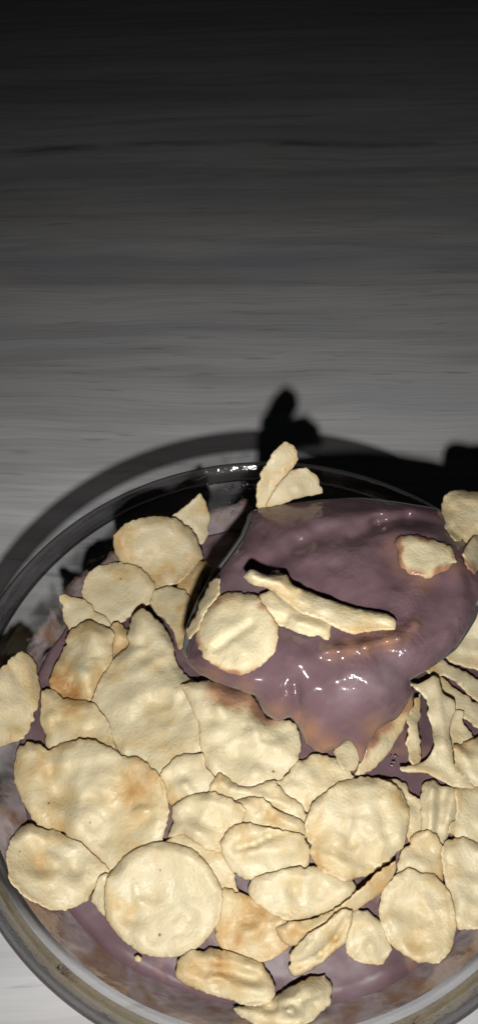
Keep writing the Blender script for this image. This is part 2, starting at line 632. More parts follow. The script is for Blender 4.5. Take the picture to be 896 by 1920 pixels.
def triangulate(outline, spacing):
    """outline + inner hex points -> 2D mesh inside the outline"""
    lo, hi = outline.min(0), outline.max(0)
    pts = []
    row = 0
    y = lo[1]
    while y < hi[1]:
        x = lo[0] + (spacing / 2 if row % 2 else 0)
        while x < hi[0]:
            pts.append((x + random.uniform(-.6, .6), y + random.uniform(-.6, .6)))
            x += spacing
        y += spacing * 0.87
        row += 1
    pts = np.array(pts)
    ins = inside(outline, pts[:, 0], pts[:, 1])
    pts = pts[ins]
    d = seg_dist(outline, pts)
    pts = pts[d > spacing * 0.42 + 1.2]
    tg = np.roll(outline, -1, 0) - np.roll(outline, 1, 0)
    nm = np.stack([tg[:, 1], -tg[:, 0]], 1); nm /= np.maximum(np.linalg.norm(nm, axis=1), 1e-6)[:, None]
    area = 0.5 * np.sum(outline[:, 0] * np.roll(outline[:, 1], -1) - np.roll(outline[:, 0], -1) * outline[:, 1])
    loop = outline - nm * (1.7 if area > 0 else -1.7)
    dl = seg_dist(outline, loop)
    loop = loop[inside(outline, loop[:, 0], loop[:, 1]) & (dl > 1.3)]
    pts = np.concatenate([pts, loop])
    n = len(outline)
    allp = [Vector(p) for p in outline] + [Vector(p) for p in pts]
    v, e, f, *_ = delaunay_2d_cdt(allp, [], [list(range(n))], 1, 1e-4)
    return np.array([(q.x, q.y) for q in v]), [list(t) for t in f]


def blur(A, s):
    k = np.arange(-int(3 * s), int(3 * s) + 1)
    w = np.exp(-k ** 2 / (2 * s * s)); w /= w.sum()
    P = np.pad(A, len(k) // 2, mode='edge')
    P = np.apply_along_axis(lambda r: np.convolve(r, w, 'valid'), 1, P)
    return np.apply_along_axis(lambda r: np.convolve(r, w, 'valid'), 0, P)


def sample(A, Q):
    fx = (Q[:, 0] - GX[0]) / STEP; fy = (Q[:, 1] - GY[0]) / STEP
    ix = np.clip(fx.astype(int), 0, len(GX) - 2); iy = np.clip(fy.astype(int), 0, len(GY) - 2)
    tx = np.clip(fx - ix, 0, 1); ty = np.clip(fy - iy, 0, 1)
    return (A[iy, ix] * (1 - tx) * (1 - ty) + A[iy, ix + 1] * tx * (1 - ty) + A[iy + 1, ix] * (1 - tx) * ty + A[iy + 1, ix + 1] * tx * ty)


SEED = [0]


def flake(poly, label, tilt=(0, 0), cup=0.0, folds=(), rag=1.8, rough=1.0, thick=0.75, toast=0.0, toasts=(),
          coat=(), follow=0.75, gap=0.0, pct=4, drape=0.6, group='flakes of cereal in the bowl', name='cereal_flake', cat='cereal flake', lift=0.0, anchor=None, dip=0.0):
    """one flake: its outline, its tilt (mm of depth per 100 px right / down, + is away), its bowing and its folds"""
    global BUF
    SEED[0] += 1
    sd = SEED[0] * 7.31
    ol = spline(poly, 3.0)
    c = ol.mean(0)
    if rag:
        rn = nz_arr(ol, 7, sd) * 1.3 + nz_arr(ol, 30, sd + 3) * 1.9 - 7.0 * np.clip(nz_arr(ol, 15, sd + 60) - 0.36, 0, .4)
        dirv = ol - c
        # push along the local normal
        tg = np.roll(ol, -1, 0) - np.roll(ol, 1, 0)
        nm = np.stack([tg[:, 1], -tg[:, 0]], 1); nm /= np.maximum(np.linalg.norm(nm, axis=1), 1e-6)[:, None]
        ol = ol + nm * (rn * rag)[:, None]
    V2, F2 = triangulate(ol, 6.0)
    d = seg_dist(ol, V2)
    d[d < 0.05] = 0
    rmax = np.abs(ol - c).max()

    rs = random.Random(SEED[0] * 13 + 5)
    lumps = []
    for _ in range(int(3 + rmax / 18)):
        q = ol[rs.randrange(len(ol))] * (1 - (u := rs.uniform(.15, .95))) + c * u
        lumps.append((q[0], q[1], rs.uniform(11, 30), rs.choice((-1, 1, 1)) * rs.uniform(.5, 1.35)))

    wrinkles = []
    for _ in range(int(rmax / 22)):
        q = ol[rs.randrange(len(ol))] * (1 - (u := rs.uniform(.1, .9))) + c * u
        an_, ln_ = rs.uniform(0, math.pi), rs.uniform(10, 30)
        wrinkles.append((q[0], q[1], q[0] + ln_ * math.cos(an_), q[1] + ln_ * math.sin(an_), rs.uniform(4, 8), rs.choice((-1, 1)) * rs.uniform(.25, .6)))

    def relief(Q):                                # mm towards the viewer
        rr2 = ((Q - c) ** 2).sum(1) / rmax ** 2
        h = cup * rr2
        for x0, y0, x1, y1, w, amp in folds:
            h = h + amp * np.exp(-(line_dist(Q, x0, y0, x1, y1) / w) ** 2)
        for x0, y0, x1, y1, w, amp in wrinkles:
            h = h + rough * amp * np.exp(-(line_dist(Q, x0, y0, x1, y1) / w) ** 2)
        an = np.arctan2(Q[:, 1] - c[1], Q[:, 0] - c[0])
        curl = np.array([noise.noise((1.3 * math.cos(q), 1.3 * math.sin(q), sd + 40)) for q in an])
        h = h + rough * 1.7 * curl * np.clip(rr2, 0, 1) ** 1.5
        for bx, by, bw, ba in lumps:
            h = h + rough * ba * np.exp(-(((Q[:, 0] - bx) ** 2 + (Q[:, 1] - by) ** 2) / bw ** 2) ** 1.4)
        h = h + rough * (1.0 * nz_arr(Q, 55, sd) + 0.36 * nz_arr(Q, 26, sd + 11) + 0.08 * nz_arr(Q, 11, sd + 23))
        return h

    # cells of the buffer under the flake
    x0, x1 = ol[:, 0].min(), ol[:, 0].max(); y0, y1 = ol[:, 1].min(), ol[:, 1].max()
    ix = np.where((GX >= x0) & (GX <= x1))[0]; iy = np.where((GY >= y0) & (GY <= y1))[0]
    sub = np.ix_(iy, ix)
    ins = inside(ol, PX[sub], PY[sub])
    Q = np.stack([PX[sub][ins], PY[sub][ins]], 1)
    b = BUF[sub][ins]
    A = np.stack([np.ones(len(Q)), (Q[:, 0] - c[0]), (Q[:, 1] - c[1])], 1)
    k, *_ = np.linalg.lstsq(A, b, rcond=None)
    g = np.array([k[1], k[2]]) * follow + np.array(tilt) * 1e-5
    hQ = relief(Q) * 1e-3
    rest = (Q - c) @ g - hQ + thick * 0.5e-3
    D0 = np.percentile(b - rest, pct) - gap * 1e-3 - lift * 1e-3
    if anchor:
        D0 = float(spoon_depth(anchor[0], anchor[1])) - anchor[2] * 1e-3 - float((np.array(anchor[:2]) - c) @ g)

    def basis(P):
        u, v = (P[:, 0] - c[0]) / rmax, (P[:, 1] - c[1]) / rmax
        return np.stack([np.ones(len(P)), u, v, u * u, u * v, v * v, u ** 3, u * u * v, u * v * v, v ** 3, u ** 4, v ** 4, u * u * v * v], 1)
    co_ = np.zeros(13)
    if drape:
        resid = np.clip(b - rest - D0, -0.0004, 0.0045)
        wgt = 0.25 + ((Q - c) ** 2).sum(1) / rmax ** 2
        Bq = basis(Q)
        co_ = np.linalg.solve((Bq * wgt[:, None]).T @ Bq + 0.02 * len(Q) * 0.01 * np.eye(13), (Bq * wgt[:, None]).T @ resid) * drape
        sag = Bq @ co_
        # keep clear of what lies below
        over = np.percentile(rest + D0 + sag - b, 99) - 0.0001
        co_[0] -= max(over, 0)
        hQ = hQ - Bq @ co_
    top = D0 + (Q - c) @ g - hQ - thick * 0.5e-3
    support = blur(BUF, 1.3) if drape >= .5 else None
    tmp = BUF[sub].copy()
    tmp[ins] = np.minimum(tmp[ins], top)
    BUF[sub] = tmp

    hV = relief(V2) * 1e-3 - basis(V2) @ co_
    if drape >= .5:
        gap_v = sample(support, V2) - (D0 + (V2 - c) @ g - hV + thick * 0.5e-3) - 0.00012
        nzv = nz_arr(V2, 38, sd + 70)
        kf = np.clip(1 - d / 17.0, 0, 1) ** 1.2 * np.clip(0.74 + 0.7 * nzv, 0.15, 0.97)
        hV = hV - np.clip(gap_v, -0.0006, 0.0032) * kf
    w = 2.4
    prof = np.sqrt(np.clip(1 - (1 - np.clip(d / w, 0, 1)) ** 2, 0, 1))
    Dm = D0 + (V2 - c) @ g - hV
    ht = thick * 0.5e-3 * prof
    T = pt(V2[:, 0], V2[:, 1], Dm - ht)
    Bt = pt(V2[:, 0], V2[:, 1], Dm + ht)
    n = len(V2)
    inner = np.where(d > 0)[0]
    mapb = np.arange(n)
    mapb[inner] = n + np.arange(len(inner))
    V = np.concatenate([T, Bt[inner]])
    faces = []
    for t in F2:
        a, bb, cc = V2[t[0]], V2[t[1]], V2[t[2]]
        cw = (bb[0] - a[0]) * (cc[1] - a[1]) - (bb[1] - a[1]) * (cc[0] - a[0])
        tt = t if cw < 0 else t[::-1]             # image y runs down
        faces.append(tuple(tt))
        faces.append(tuple(int(mapb[q]) for q in tt[::-1]))
    edge = np.clip(1 - d / 20.0, 0, 1) ** 1.5
    to = np.full(n, toast)
    for bx, by, bw, ba in lumps:
        to = to - 0.16 * ba * np.exp(-((V2[:, 0] - bx) ** 2 + (V2[:, 1] - by) ** 2) / (bw * 1.1) ** 2)
    for x, y, r, a in toasts:
        to = to + a * np.exp(-((V2[:, 0] - x) ** 2 + (V2[:, 1] - y) ** 2) / r ** 2)
    co = np.zeros(n)
    for x, y, r, a in coat:
        co = np.maximum(co, a * np.exp(-((V2[:, 0] - x) ** 2 + (V2[:, 1] - y) ** 2) / r ** 2))
    if dip:
        co = np.maximum(co, dip * np.clip(1 - d / 20.0, 0, 1) * np.clip(0.75 + 1.2 * nz_arr(V2, 26, sd + 90), 0, 1.3))
    ex = lambda arr: np.concatenate([arr, arr[inner]])
    org = T.mean(0)
    o = link_mesh(name, V, faces, M_FLAKE, attrs={'edge': ex(edge), 'toast': ex(to), 'coat': ex(co)}, origin=org)
    tag(o, label, cat, group)
    return o


def ell(cx, cy, rx, ry, rot=0, n=14, wob=0.05, seed=1):
    rs = random.Random(seed)
    out = []
    for i in range(n):
        a = 2 * math.pi * i / n
        k = 1 + rs.uniform(-wob, wob)
        x, y = rx * k * math.cos(a), ry * k * math.sin(a)
        q = math.radians(rot)
        out.append((cx + x * math.cos(q) - y * math.sin(q), cy + x * math.sin(q) + y * math.cos(q)))
    return out


# ------------------------------------------------------------------ flakes of the heap, lowest first
# upper left
flake([(322, 968), (335, 958), (362, 937), (375, 925), (388, 945), (396, 972), (393, 998), (384, 1015), (372, 1020), (345, 1000)],
      'pointed pale flake standing behind the large round flake at upper left', tilt=(-2, 3), rough=0.6, toast=-.1)
flake([(330, 1097), (341, 1071), (367, 1054), (387, 1051), (398, 1064), (384, 1085), (374, 1110), (372, 1150), (350, 1180), (330, 1150)],
      'small toasted brown flake tucked beside the left edge of the spoon', toast=.55, rough=.6)
flake([(213, 1035), (215, 1005), (238, 978), (285, 966), (330, 971), (360, 993), (377, 1025), (381, 1045), (360, 1068), (338, 1092), (312, 1102), (285, 1120), (245, 1090), (222, 1050)],
      'large smooth round flake at upper left of the heap', tilt=(0, 2), toast=.2, rough=.6, cup=.5)
flake([(153, 1110), (163, 1080), (185, 1060), (230, 1052), (265, 1064), (293, 1093), (284, 1128), (258, 1152), (222, 1172), (195, 1170), (168, 1150)],
      'round flake overlapping the lower left of the large smooth round flake', tilt=(0, 1), toast=.12, rough=.6, cup=-.6)
flake([(111, 1116), (135, 1117), (155, 1121), (190, 1146), (213, 1176), (214, 1200), (160, 1200), (133, 1188), (122, 1165)],
      'flake with a sharp tip pointing left above the bumpy toasted flake', toast=.1, rough=.6)
flake([(206, 1175), (222, 1165), (240, 1180), (262, 1190), (262, 1230), (235, 1250), (206, 1260), (200, 1215)],
      'small broken piece wedged between bumpy toasted flake and central pale flake', toast=.3)
flake([(281, 1127), (289, 1107), (311, 1099), (342, 1104), (360, 1122), (360, 1142), (351, 1167), (347, 1200), (337, 1220), (327, 1194), (311, 1167), (291, 1147)],
      'teardrop shaped flake tapering down beside the spoon edge', cup=.8, rough=.7, toasts=[(335, 1190, 40, .25)], folds=[(320, 1120, 338, 1200, 12, -.9)])
flake([(0, 1255), (22, 1232), (42, 1219), (62, 1231), (73, 1262), (75, 1300), (70, 1340), (46, 1385), (20, 1396), (-8, 1405), (-42, 1395), (-58, 1340), (-48, 1285)],
      'flake lying alone against the glass at the far left', tilt=(2, 0), toast=.08, folds=[(10, 1370, 60, 1270, 18, .6)], toasts=[(25, 1370, 25, .3)])
flake([(93, 1288), (99, 1255), (112, 1225), (126, 1192), (146, 1172), (170, 1164), (211, 1182), (214, 1222), (209, 1250), (188, 1278), (175, 1312), (160, 1325), (130, 1325), (108, 1300)],
      'bumpy toasted orange flake left of the central pale flake', rough=1.5, toast=.25, toasts=[(150, 1280, 55, .35)], rag=1.9)
flake([(172, 1318), (186, 1277), (206, 1245), (234, 1216), (242, 1208), (236, 1190), (248, 1160), (264, 1140), (280, 1145), (301, 1168), (321, 1193), (331, 1237), (345, 1262), (372, 1280), (398, 1300), (405, 1350), (390, 1400), (372, 1420), (300, 1462), (250, 1450), (215, 1400), (195, 1350)],
      'broad cracked pale flake with a pointed top in the middle left of the heap', rough=1.1, toast=-.04, toasts=[(320, 1345, 40, .22), (290, 1300, 30, .15)],
      folds=[(236, 1210, 268, 1208, 6, -1.2), (250, 1265, 330, 1225, 14, .8), (230, 1320, 310, 1290, 16, .9), (280, 1330, 350, 1400, 16, -.7), (315, 1200, 335, 1270, 10, .7)])
flake([(77, 1292), (100, 1292), (120, 1311), (150, 1311), (178, 1320), (200, 1347), (216, 1395), (225, 1430), (160, 1440), (110, 1425), (88, 1398), (78, 1360), (74, 1320)],
      'flake with a raised left corner under the bumpy toasted flake', toast=.15, toasts=[(130, 1345, 45, .25)], folds=[(85, 1300, 95, 1390, 14, .7)])
flake([(340, 1285), (400, 1275), (470, 1300), (500, 1345), (552, 1352), (566, 1390), (560, 1425), (520, 1470), (470, 1490), (400, 1475), (378, 1430), (372, 1360)],
      'broad pale flake directly below the dripping edge of the pudding', rough=1.2, toast=-.12, folds=[(400, 1310, 520, 1400, 25, .7), (500, 1400, 540, 1370, 14, -.6)],
      coat=[(440, 1285, 55, .9), (500, 1325, 40, .9)])
# right side, low pieces
flake([(830, 1228), (862, 1165), (895, 1130), (940, 1130), (960, 1200), (945, 1260), (895, 1258), (850, 1245)],
      'pale flake below the spoon at the far right edge', tilt=(0, 2), toast=.0, folds=[(850, 1240, 920, 1250, 8, .5)])
flake([(823, 1270), (840, 1277), (851, 1287), (877, 1304), (925, 1340), (925, 1384), (869, 1348), (842, 1322), (826, 1300)],
      'lower of the two folded strips below the spoon at right', tilt=(0, -5), lift=.6, drape=.4, toast=.14, rough=.5)
flake([(795, 1254), (811, 1239), (823, 1233), (846, 1249), (877, 1263), (925, 1290), (925, 1338), (877, 1300), (851, 1278), (829, 1268), (809, 1269)],
      'upper of the two folded strips below the spoon at right', tilt=(0, -5), lift=1.2, drape=.4, toast=.1, rough=.5)
flake([(717, 1464), (740, 1460), (762, 1468), (768, 1485), (795, 1504), (800, 1560), (775, 1590), (755, 1560), (735, 1500)],
      'narrow wedge of flake hugging the right of the large dented round flake', rough=.7, toast=.12)
flake([(788, 1472), (811, 1458), (826, 1472), (857, 1472), (871, 1481), (866, 1519), (848, 1552), (832, 1590), (800, 1590), (789, 1555)],
      'flake with upright pleats above the orange tinted flake', rough=.7, toast=.08, folds=[(811, 1475, 805, 1560, 8, 1.2), (850, 1480, 838, 1550, 9, 1.1), (830, 1480, 822, 1560, 7, -.9)])
flake([(850, 1478), (900, 1470), (950, 1480), (950, 1600), (900, 1600), (862, 1580), (840, 1560), (855, 1520)],
      'flake at the right edge above the two round ovals', toast=.12, rough=.8)
flake([(851, 1330), (869, 1333), (868, 1356), (884, 1373), (890, 1390), (860, 1410), (838, 1400), (836, 1367)],
      'small pale scrap right of the hooked pale flake', rough=.6, toast=-.05)
flake([(760, 1278), (783, 1281), (811, 1266), (823, 1272), (830, 1299), (849, 1313), (852, 1332), (841, 1367), (847, 1396), (851, 1430), (870, 1456), (890, 1478), (851, 1476), (823, 1464), (800, 1450), (754, 1448), (749, 1438), (785, 1432), (806, 1416), (813, 1396), (806, 1359), (800, 1339), (799, 1313), (784, 1300)],
      'hooked pale flake curling round a pudding hollow at right', tilt=(0, 0), lift=.4, rough=.7, toast=-.08, rag=1.2, drape=.4, folds=[(815, 1280, 835, 1400, 9, 1.0), (835, 1400, 860, 1460, 9, .8), (770, 1441, 830, 1450, 6, .6)])
flake([(777, 1306), (787, 1300), (790, 1327), (784, 1359), (790, 1390), (788, 1413), (790, 1434), (771, 1434), (763, 1407), (760, 1384), (763, 1353), (766, 1327)],
      'narrow wavy strip of flake beside the pudding hollow', tilt=(6, 0), lift=1, drape=.2, rough=.7, rag=2.2, toast=-.02)
flake([(849, 1397), (877, 1386), (940, 1370), (950, 1495), (900, 1482), (883, 1469), (857, 1449), (850, 1415)],
      'crumpled flake cut by the right edge beside the hooked pale flake', rough=1.2, toast=.15, folds=[(860, 1410, 930, 1470, 10, .8), (870, 1395, 900, 1450, 7, -.8)])
# middle
flake([(300, 1450), (330, 1420), (380, 1411), (388, 1440), (408, 1470), (395, 1510), (330, 1520), (305, 1490)],
      'small flake with a dark upper crack beside the large toasted flake', toast=.1, rough=.8)
flake([(480, 1478), (530, 1462), (560, 1425), (600, 1412), (640, 1428), (666, 1455), (655, 1490), (620, 1520), (585, 1525), (540, 1510)],
      'pale flake behind the top of the large dented round flake', toast=.02, rough=.8)
flake([(624, 1412), (638, 1390), (670, 1384), (680, 1410), (668, 1445), (642, 1445)],
      'small pale piece just under the lowest drip of pudding', toast=-.1, rough=.5)
flake([(664, 1455), (678, 1420), (690, 1390), (718, 1350), (758, 1312), (774, 1290), (771, 1325), (752, 1372), (722, 1420), (692, 1448)],
      'curled flake on edge half coated with brown pudding', tilt=(6, 4), lift=3, drape=.2, rough=.5, toast=-.05,
      coat=[(690, 1385, 24, 1), (715, 1350, 26, 1), (745, 1318, 28, 1), (770, 1290, 30, 1), (680, 1410, 18, .8)])
flake([(392, 1486), (410, 1450), (451, 1474), (514, 1465), (534, 1487), (564, 1510), (580, 1530), (570, 1550), (514, 1545), (470, 1525), (430, 1510)],
      'upper ridged flake left of the large dented round flake', rough=.9, toast=.16, folds=[(415, 1470, 540, 1510, 9, .9), (440, 1490, 520, 1520, 7, -.8)])
flake([(436, 1504), (467, 1493), (491, 1494), (514, 1516), (554, 1530), (572, 1547), (575, 1570), (540, 1580), (490, 1570), (450, 1560), (436, 1530)],
      'lower ridged flake wedged above the humped flake', rough=.9, toast=.1, folds=[(460, 1510, 560, 1550, 10, 1.0), (450, 1530, 500, 1548, 7, -.7)])
flake([(302, 1582), (345, 1558), (390, 1575), (430, 1610), (450, 1690), (420, 1720), (380, 1660), (335, 1620)],
      'flake tucked behind the top of the big round disc', toast=.15, rough=.7)
flake([(324, 1512), (350, 1490), (400, 1484), (435, 1498), (460, 1520), (450, 1560), (430, 1600), (385, 1592), (345, 1565), (312, 1572), (321, 1545)],
      'pale flake between large toasted flake and humped flake', rough=1.0, toast=-.02, folds=[(340, 1500, 400, 1570, 14, -.6)])
flake([(26, 1440), (33, 1405), (50, 1391), (75, 1395), (92, 1406), (115, 1394), (150, 1385), (180, 1389), (210, 1400), (230, 1415), (262, 1420), (290, 1440), (310, 1470), (318, 1510), (313, 1550), (300, 1590), (270, 1630), (235, 1650), (206, 1640), (180, 1610), (150, 1587), (110, 1560), (72, 1548), (52, 1520), (32, 1480)],
      'largest flake with a toasted centre at the left of the heap', rough=1.2, toast=.08, toasts=[(245, 1490, 60, .42), (130, 1450, 60, .12)],
      folds=[(95, 1410, 100, 1490, 18, -.7), (290, 1470, 295, 1540, 18, .6), (110, 1430, 220, 1410, 14, .5)], rag=1.7)
flake([(402, 1755), (402, 1690), (420, 1665), (470, 1680), (540, 1710), (558, 1738), (551, 1766), (520, 1796), (480, 1807), (440, 1799), (412, 1780)],
      'toasted orange flake right of the big round disc', toast=.3, toasts=[(450, 1735, 50, .25)], rough=1.0)
flake([(414, 1582), (424, 1561), (444, 1546), (467, 1541), (501, 1552), (546, 1559), (570, 1567), (582, 1595), (575, 1635), (554, 1650), (514, 1655), (461, 1650), (430, 1630), (418, 1604)],
      'humped flake with toasted upper end below the ridged flakes', cup=-.8, rough=.8, toast=.1, toasts=[(460, 1562, 32, .42), (545, 1575, 35, .2), (490, 1620, 40, -.2)],
      folds=[(444, 1590, 476, 1582, 7, -1.5), (476, 1582, 504, 1567, 7, -1.5), (504, 1567, 536, 1561, 7, -1.1), (470, 1600, 550, 1590, 16, 1.4)])
flake([(650, 1712), (690, 1705), (720, 1738), (735, 1780), (716, 1809), (680, 1809), (648, 1787), (640, 1745)],
      'small flake beside the left of the smooth oval flake near bottom', toast=.0, rough=.9, toasts=[(690, 1740, 30, .3)])
flake([(462, 1668), (478, 1645), (540, 1628), (600, 1625), (655, 1640), (668, 1670), (642, 1697), (600, 1716), (550, 1729), (505, 1713), (475, 1692)],
      'flat pale flake below the humped flake', rough=.8, toast=-.02, cup=-.6)
flake([(636, 1702), (660, 1678), (690, 1652), (715, 1630), (742, 1612), (742, 1632), (720, 1668), (692, 1692), (655, 1712)],
      'folded sliver of flake left of the smooth oval flake', tilt=(4, 6), lift=2, drape=.2, rough=.5, toast=.22)
flake([(740, 1650), (750, 1600), (774, 1565), (800, 1555), (823, 1572), (832, 1612), (830, 1665), (790, 1670)],
      'orange tinted flake behind the smooth oval flake', toast=.32, rough=.8)
flake([(825, 1602), (836, 1576), (870, 1569), (905, 1582), (945, 1612), (950, 1685), (922, 1735), (890, 1744), (858, 1742), (842, 1700)],
      'round flake at the right edge beside the smooth oval flake', toast=.05, rough=.7, cup=.8, folds=[(850, 1600, 865, 1720, 14, .7)])
flake([(572, 1545), (580, 1514), (600, 1490), (635, 1467), (680, 1455), (720, 1461), (752, 1482), (768, 1515), (767, 1550), (756, 1588), (730, 1615), (690, 1640), (645, 1652), (608, 1640), (585, 1612), (577, 1580)],
      'large dented round flake with dark specks in the heap middle', rough=1.1, toast=.05, folds=[(600, 1600, 700, 1640, 14, .9), (660, 1560, 740, 1600, 16, -.7), (725, 1500, 745, 1560, 16, .7)])
flake([(708, 1701), (715, 1671), (737, 1645), (767, 1626), (788, 1636), (813, 1638), (838, 1666), (850, 1691), (855, 1736), (848, 1776), (823, 1806), (793, 1808), (757, 1791), (727, 1766), (712, 1731)],
      'smooth oval flake standing at the lower right of the heap', rough=.7, cup=.9, toast=.06, toasts=[(765, 1750, 40, .28)], rag=1.1)
flake([(12, 1608), (20, 1575), (35, 1554), (53, 1544), (75, 1552), (110, 1560), (150, 1580), (176, 1602), (207, 1630), (197, 1652), (177, 1672), (166, 1687), (146, 1701), (120, 1708), (85, 1703), (55, 1686), (30, 1666), (18, 1645)],
      'oval flake with a deep dimple at the left by the glass', rough=.8, cup=.7, toast=.02, toasts=[(75, 1620, 35, .25)], folds=[(60, 1585, 70, 1625, 15, -1.2), (65, 1640, 120, 1650, 14, .6)])
flake([(172, 1690), (185, 1645), (212, 1635), (240, 1680), (240, 1760), (215, 1738), (195, 1715)],
      'sliver of flake showing between dimpled oval and big round disc', toast=.1, rough=.6)
flake(ell(306, 1687, 111, 109, 0, 18, .018, 5),
      'big round disc of flake at the front left of the heap', rough=.7, cup=.5, toast=-.06, rag=1.3, toasts=[(300, 1590, 60, .15), (400, 1640, 40, .15)])
flake([(433, 1887), (480, 1880), (515, 1872), (540, 1850), (580, 1834), (610, 1828), (623, 1850), (620, 1880), (590, 1912), (550, 1932), (490, 1927), (450, 1907)],
      'crinkled pale green-tinted flake lowest in the photo', rough=1.6, toast=-.08, folds=[(500, 1890, 590, 1880, 6, -1.0), (520, 1905, 600, 1860, 6, .8)])
flake([(327, 1828), (334, 1800), (358, 1781), (400, 1777), (450, 1790), (490, 1806), (508, 1830), (517, 1860), (505, 1881), (470, 1888), (420, 1872), (380, 1860), (345, 1845)],
      'folded flake with a hollow top below the big round disc', rough=.8, toast=.08, folds=[(390, 1815, 480, 1835, 13, -2.0), (440, 1850, 500, 1860, 14, 1.0)], toasts=[(410, 1805, 40, .4)])
flake([(516, 1742), (540, 1730), (560, 1727), (605, 1714), (638, 1698), (650, 1706), (625, 1738), (585, 1760), (555, 1778), (535, 1770)],
      'crumbly sliver of flake between the flat pale flake and the boat shaped flake', rough=.7, rag=2.4, toast=.12)
flake([(538, 1818), (545, 1785), (580, 1750), (610, 1730), (640, 1703), (660, 1707), (656, 1740), (640, 1775), (605, 1806), (570, 1826), (550, 1833)],
      'boat shaped curled flake near the bottom right of centre', rough=.5, toast=.18, folds=[(556, 1812, 600, 1790, 6, -1.8), (600, 1790, 630, 1758, 6, -2.2), (630, 1758, 648, 1725, 6, -1.4), (575, 1770, 610, 1745, 14, .9)], cup=.5)

# ------------------------------------------------------------------ spoon
SPOON_Z = 0.0665
RIMPOLY = [(474, 962), (469, 975), (457, 1004), (432, 1040), (402, 1080), (377, 1125), (357, 1175), (350, 1215), (368, 1242), (440, 1270), (550, 1300), (650, 1308), (725, 1288), (795, 1250), (848, 1212),
           (884, 1157), (899, 1100), (888, 1040), (860, 1000), (815, 970), (740, 954), (640, 950), (545, 954)]


def spoon_depth(px, py):
    # the plane of the spoon's rim: dipping a little towards its tip at the lower left
    z = SPOON_Z + (np.asarray(px, float) - 620) * 0.000004 - (np.asarray(py, float) - 1110) * 0.000008
    return depth_at_z(np.asarray(px, float), np.asarray(py, float), z)


def build_spoon():
    root = bpy.data.objects.new('spoon', None)
    COL.objects.link(root)
    tag(root, 'steel spoon heaped with purple pudding resting on the flakes', 'spoon')
    ol = spline(RIMPOLY, 8)
    rim = pt(ol[:, 0], ol[:, 1], spoon_depth(ol[:, 0], ol[:, 1]))
    c = rim.mean(0)
    nrm = np.array([0.03, 0.06, 1.0]); nrm /= np.linalg.norm(nrm)
    n = len(rim)
    V, Fc = [], []
    rings = 12
    th = 0.0010
    deep = 0.0062
    # upper side from rim to centre, lower side back to the rim
    prof = [(1 - i / rings, 0.0) for i in range(rings + 1)]
    for s, _ in prof:
        for p in rim:
            V.append(c + (p - c) * max(s, .002) - nrm * deep * (1 - s ** 1.5))
    for s, _ in prof[::-1]:
        for p in rim:
            q = c + (p - c) * (max(s, .002) + 0.016 * s) - nrm * (deep * (1 - s ** 1.5) + th)
            V.append(q)
    K = len(prof) * 2
    for r in range(K - 1):
        for i in range(n):
            j = (i + 1) % n
            Fc.append((r * n + i, (r + 1) * n + i, (r + 1) * n + j, r * n + j))
    for i in range(n):
        j = (i + 1) % n
        Fc.append(((K - 1) * n + i, i, j, (K - 1) * n + j))
    o = link_mesh('spoon_bowl', V, Fc, M_METAL, root)
    # rolled bright edge
    V, Fc = [], []
    kk = 8
    for i in range(n):
        tg = rim[(i + 1) % n] - rim[i - 1]; tg /= np.linalg.norm(tg)
        sd_ = np.cross(tg, nrm); sd_ /= np.linalg.norm(sd_)
        for q in range(kk):
            an = 2 * math.pi * q / kk
            V.append(rim[i] + (rim[i] - c) * 0.012 - nrm * 0.0003 + 0.00062 * (sd_ * math.cos(an) + nrm * math.sin(an)))
    for i in range(n):
        for q in range(kk):
            j = (i + 1) % n
            Fc.append((i * kk + q, j * kk + q, j * kk + (q + 1) % kk, i * kk + (q + 1) % kk))
    link_mesh('rolled_edge', V, Fc, M_METAL, root)
    bev = o.modifiers.new('edge', 'BEVEL'); bev.width = 0.0003; bev.segments = 2; bev.limit_method = 'ANGLE'
    # handle, going out to the right over the edge of the bowl
    a = pt(896.0, 1070.0, spoon_depth(896.0, 1070.0))
    secs = []
    for t in np.linspace(0, 1, 26):
        pos = a + np.array([-0.003 + 0.125 * t, 0.012 * t, -0.0015 + 0.004 * math.sin(t * math.pi) - 0.004 * t])
        w = 0.0075 * (1 - t) ** 6 + 0.0034 + 0.0045 * t ** 2.2
        if t > .96: w *= 0.75
        secs.append((pos, w))
    V, Fc = [], []
    d = np.array([0.125, .012, 0]); d /= np.linalg.norm(d); sd = np.array([-d[1], d[0], 0])
    for pos, w in secs:
        for q in range(12):
            an = 2 * math.pi * q / 12
            V.append(pos + sd * w * math.cos(an) + np.array([0, 0, 0.0011 * math.sin(an)]))
    for i in range(len(secs) - 1):
        for q in range(12):
            Fc.append((i * 12 + q, (i + 1) * 12 + q, (i + 1) * 12 + (q + 1) % 12, i * 12 + (q + 1) % 12))
    Fc.append(tuple(range(12))); Fc.append(tuple(range((len(secs) - 1) * 12, len(secs) * 12))[::-1])
    link_mesh('handle', V, Fc, M_METAL, root)
    ins = inside(ol, PX, PY)
    return ol, ins


SP_OL, SP_IN = build_spoon()

# ------------------------------------------------------------------ pudding heaped on the spoon and running over its edge
SCOOP = [(474, 957), (530, 944), (600, 936), (680, 933), (760, 943), (822, 955), (845, 985), (872, 1010), (897, 1050), (902, 1100), (888, 1156), (855, 1212), (806, 1254), (768, 1272), (772, 1300), (745, 1345), (708, 1368),
         (690, 1395), (676, 1432), (668, 1408), (655, 1386), (628, 1404), (600, 1412), (575, 1396), (560, 1362), (545, 1345), (520, 1353), (494, 1338), (478, 1305), (450, 1296), (415, 1283), (375, 1264), (350, 1240), (352, 1215), (362, 1180), (380, 1130), (404, 1082), (434, 1042), (459, 1006), (470, 978)]


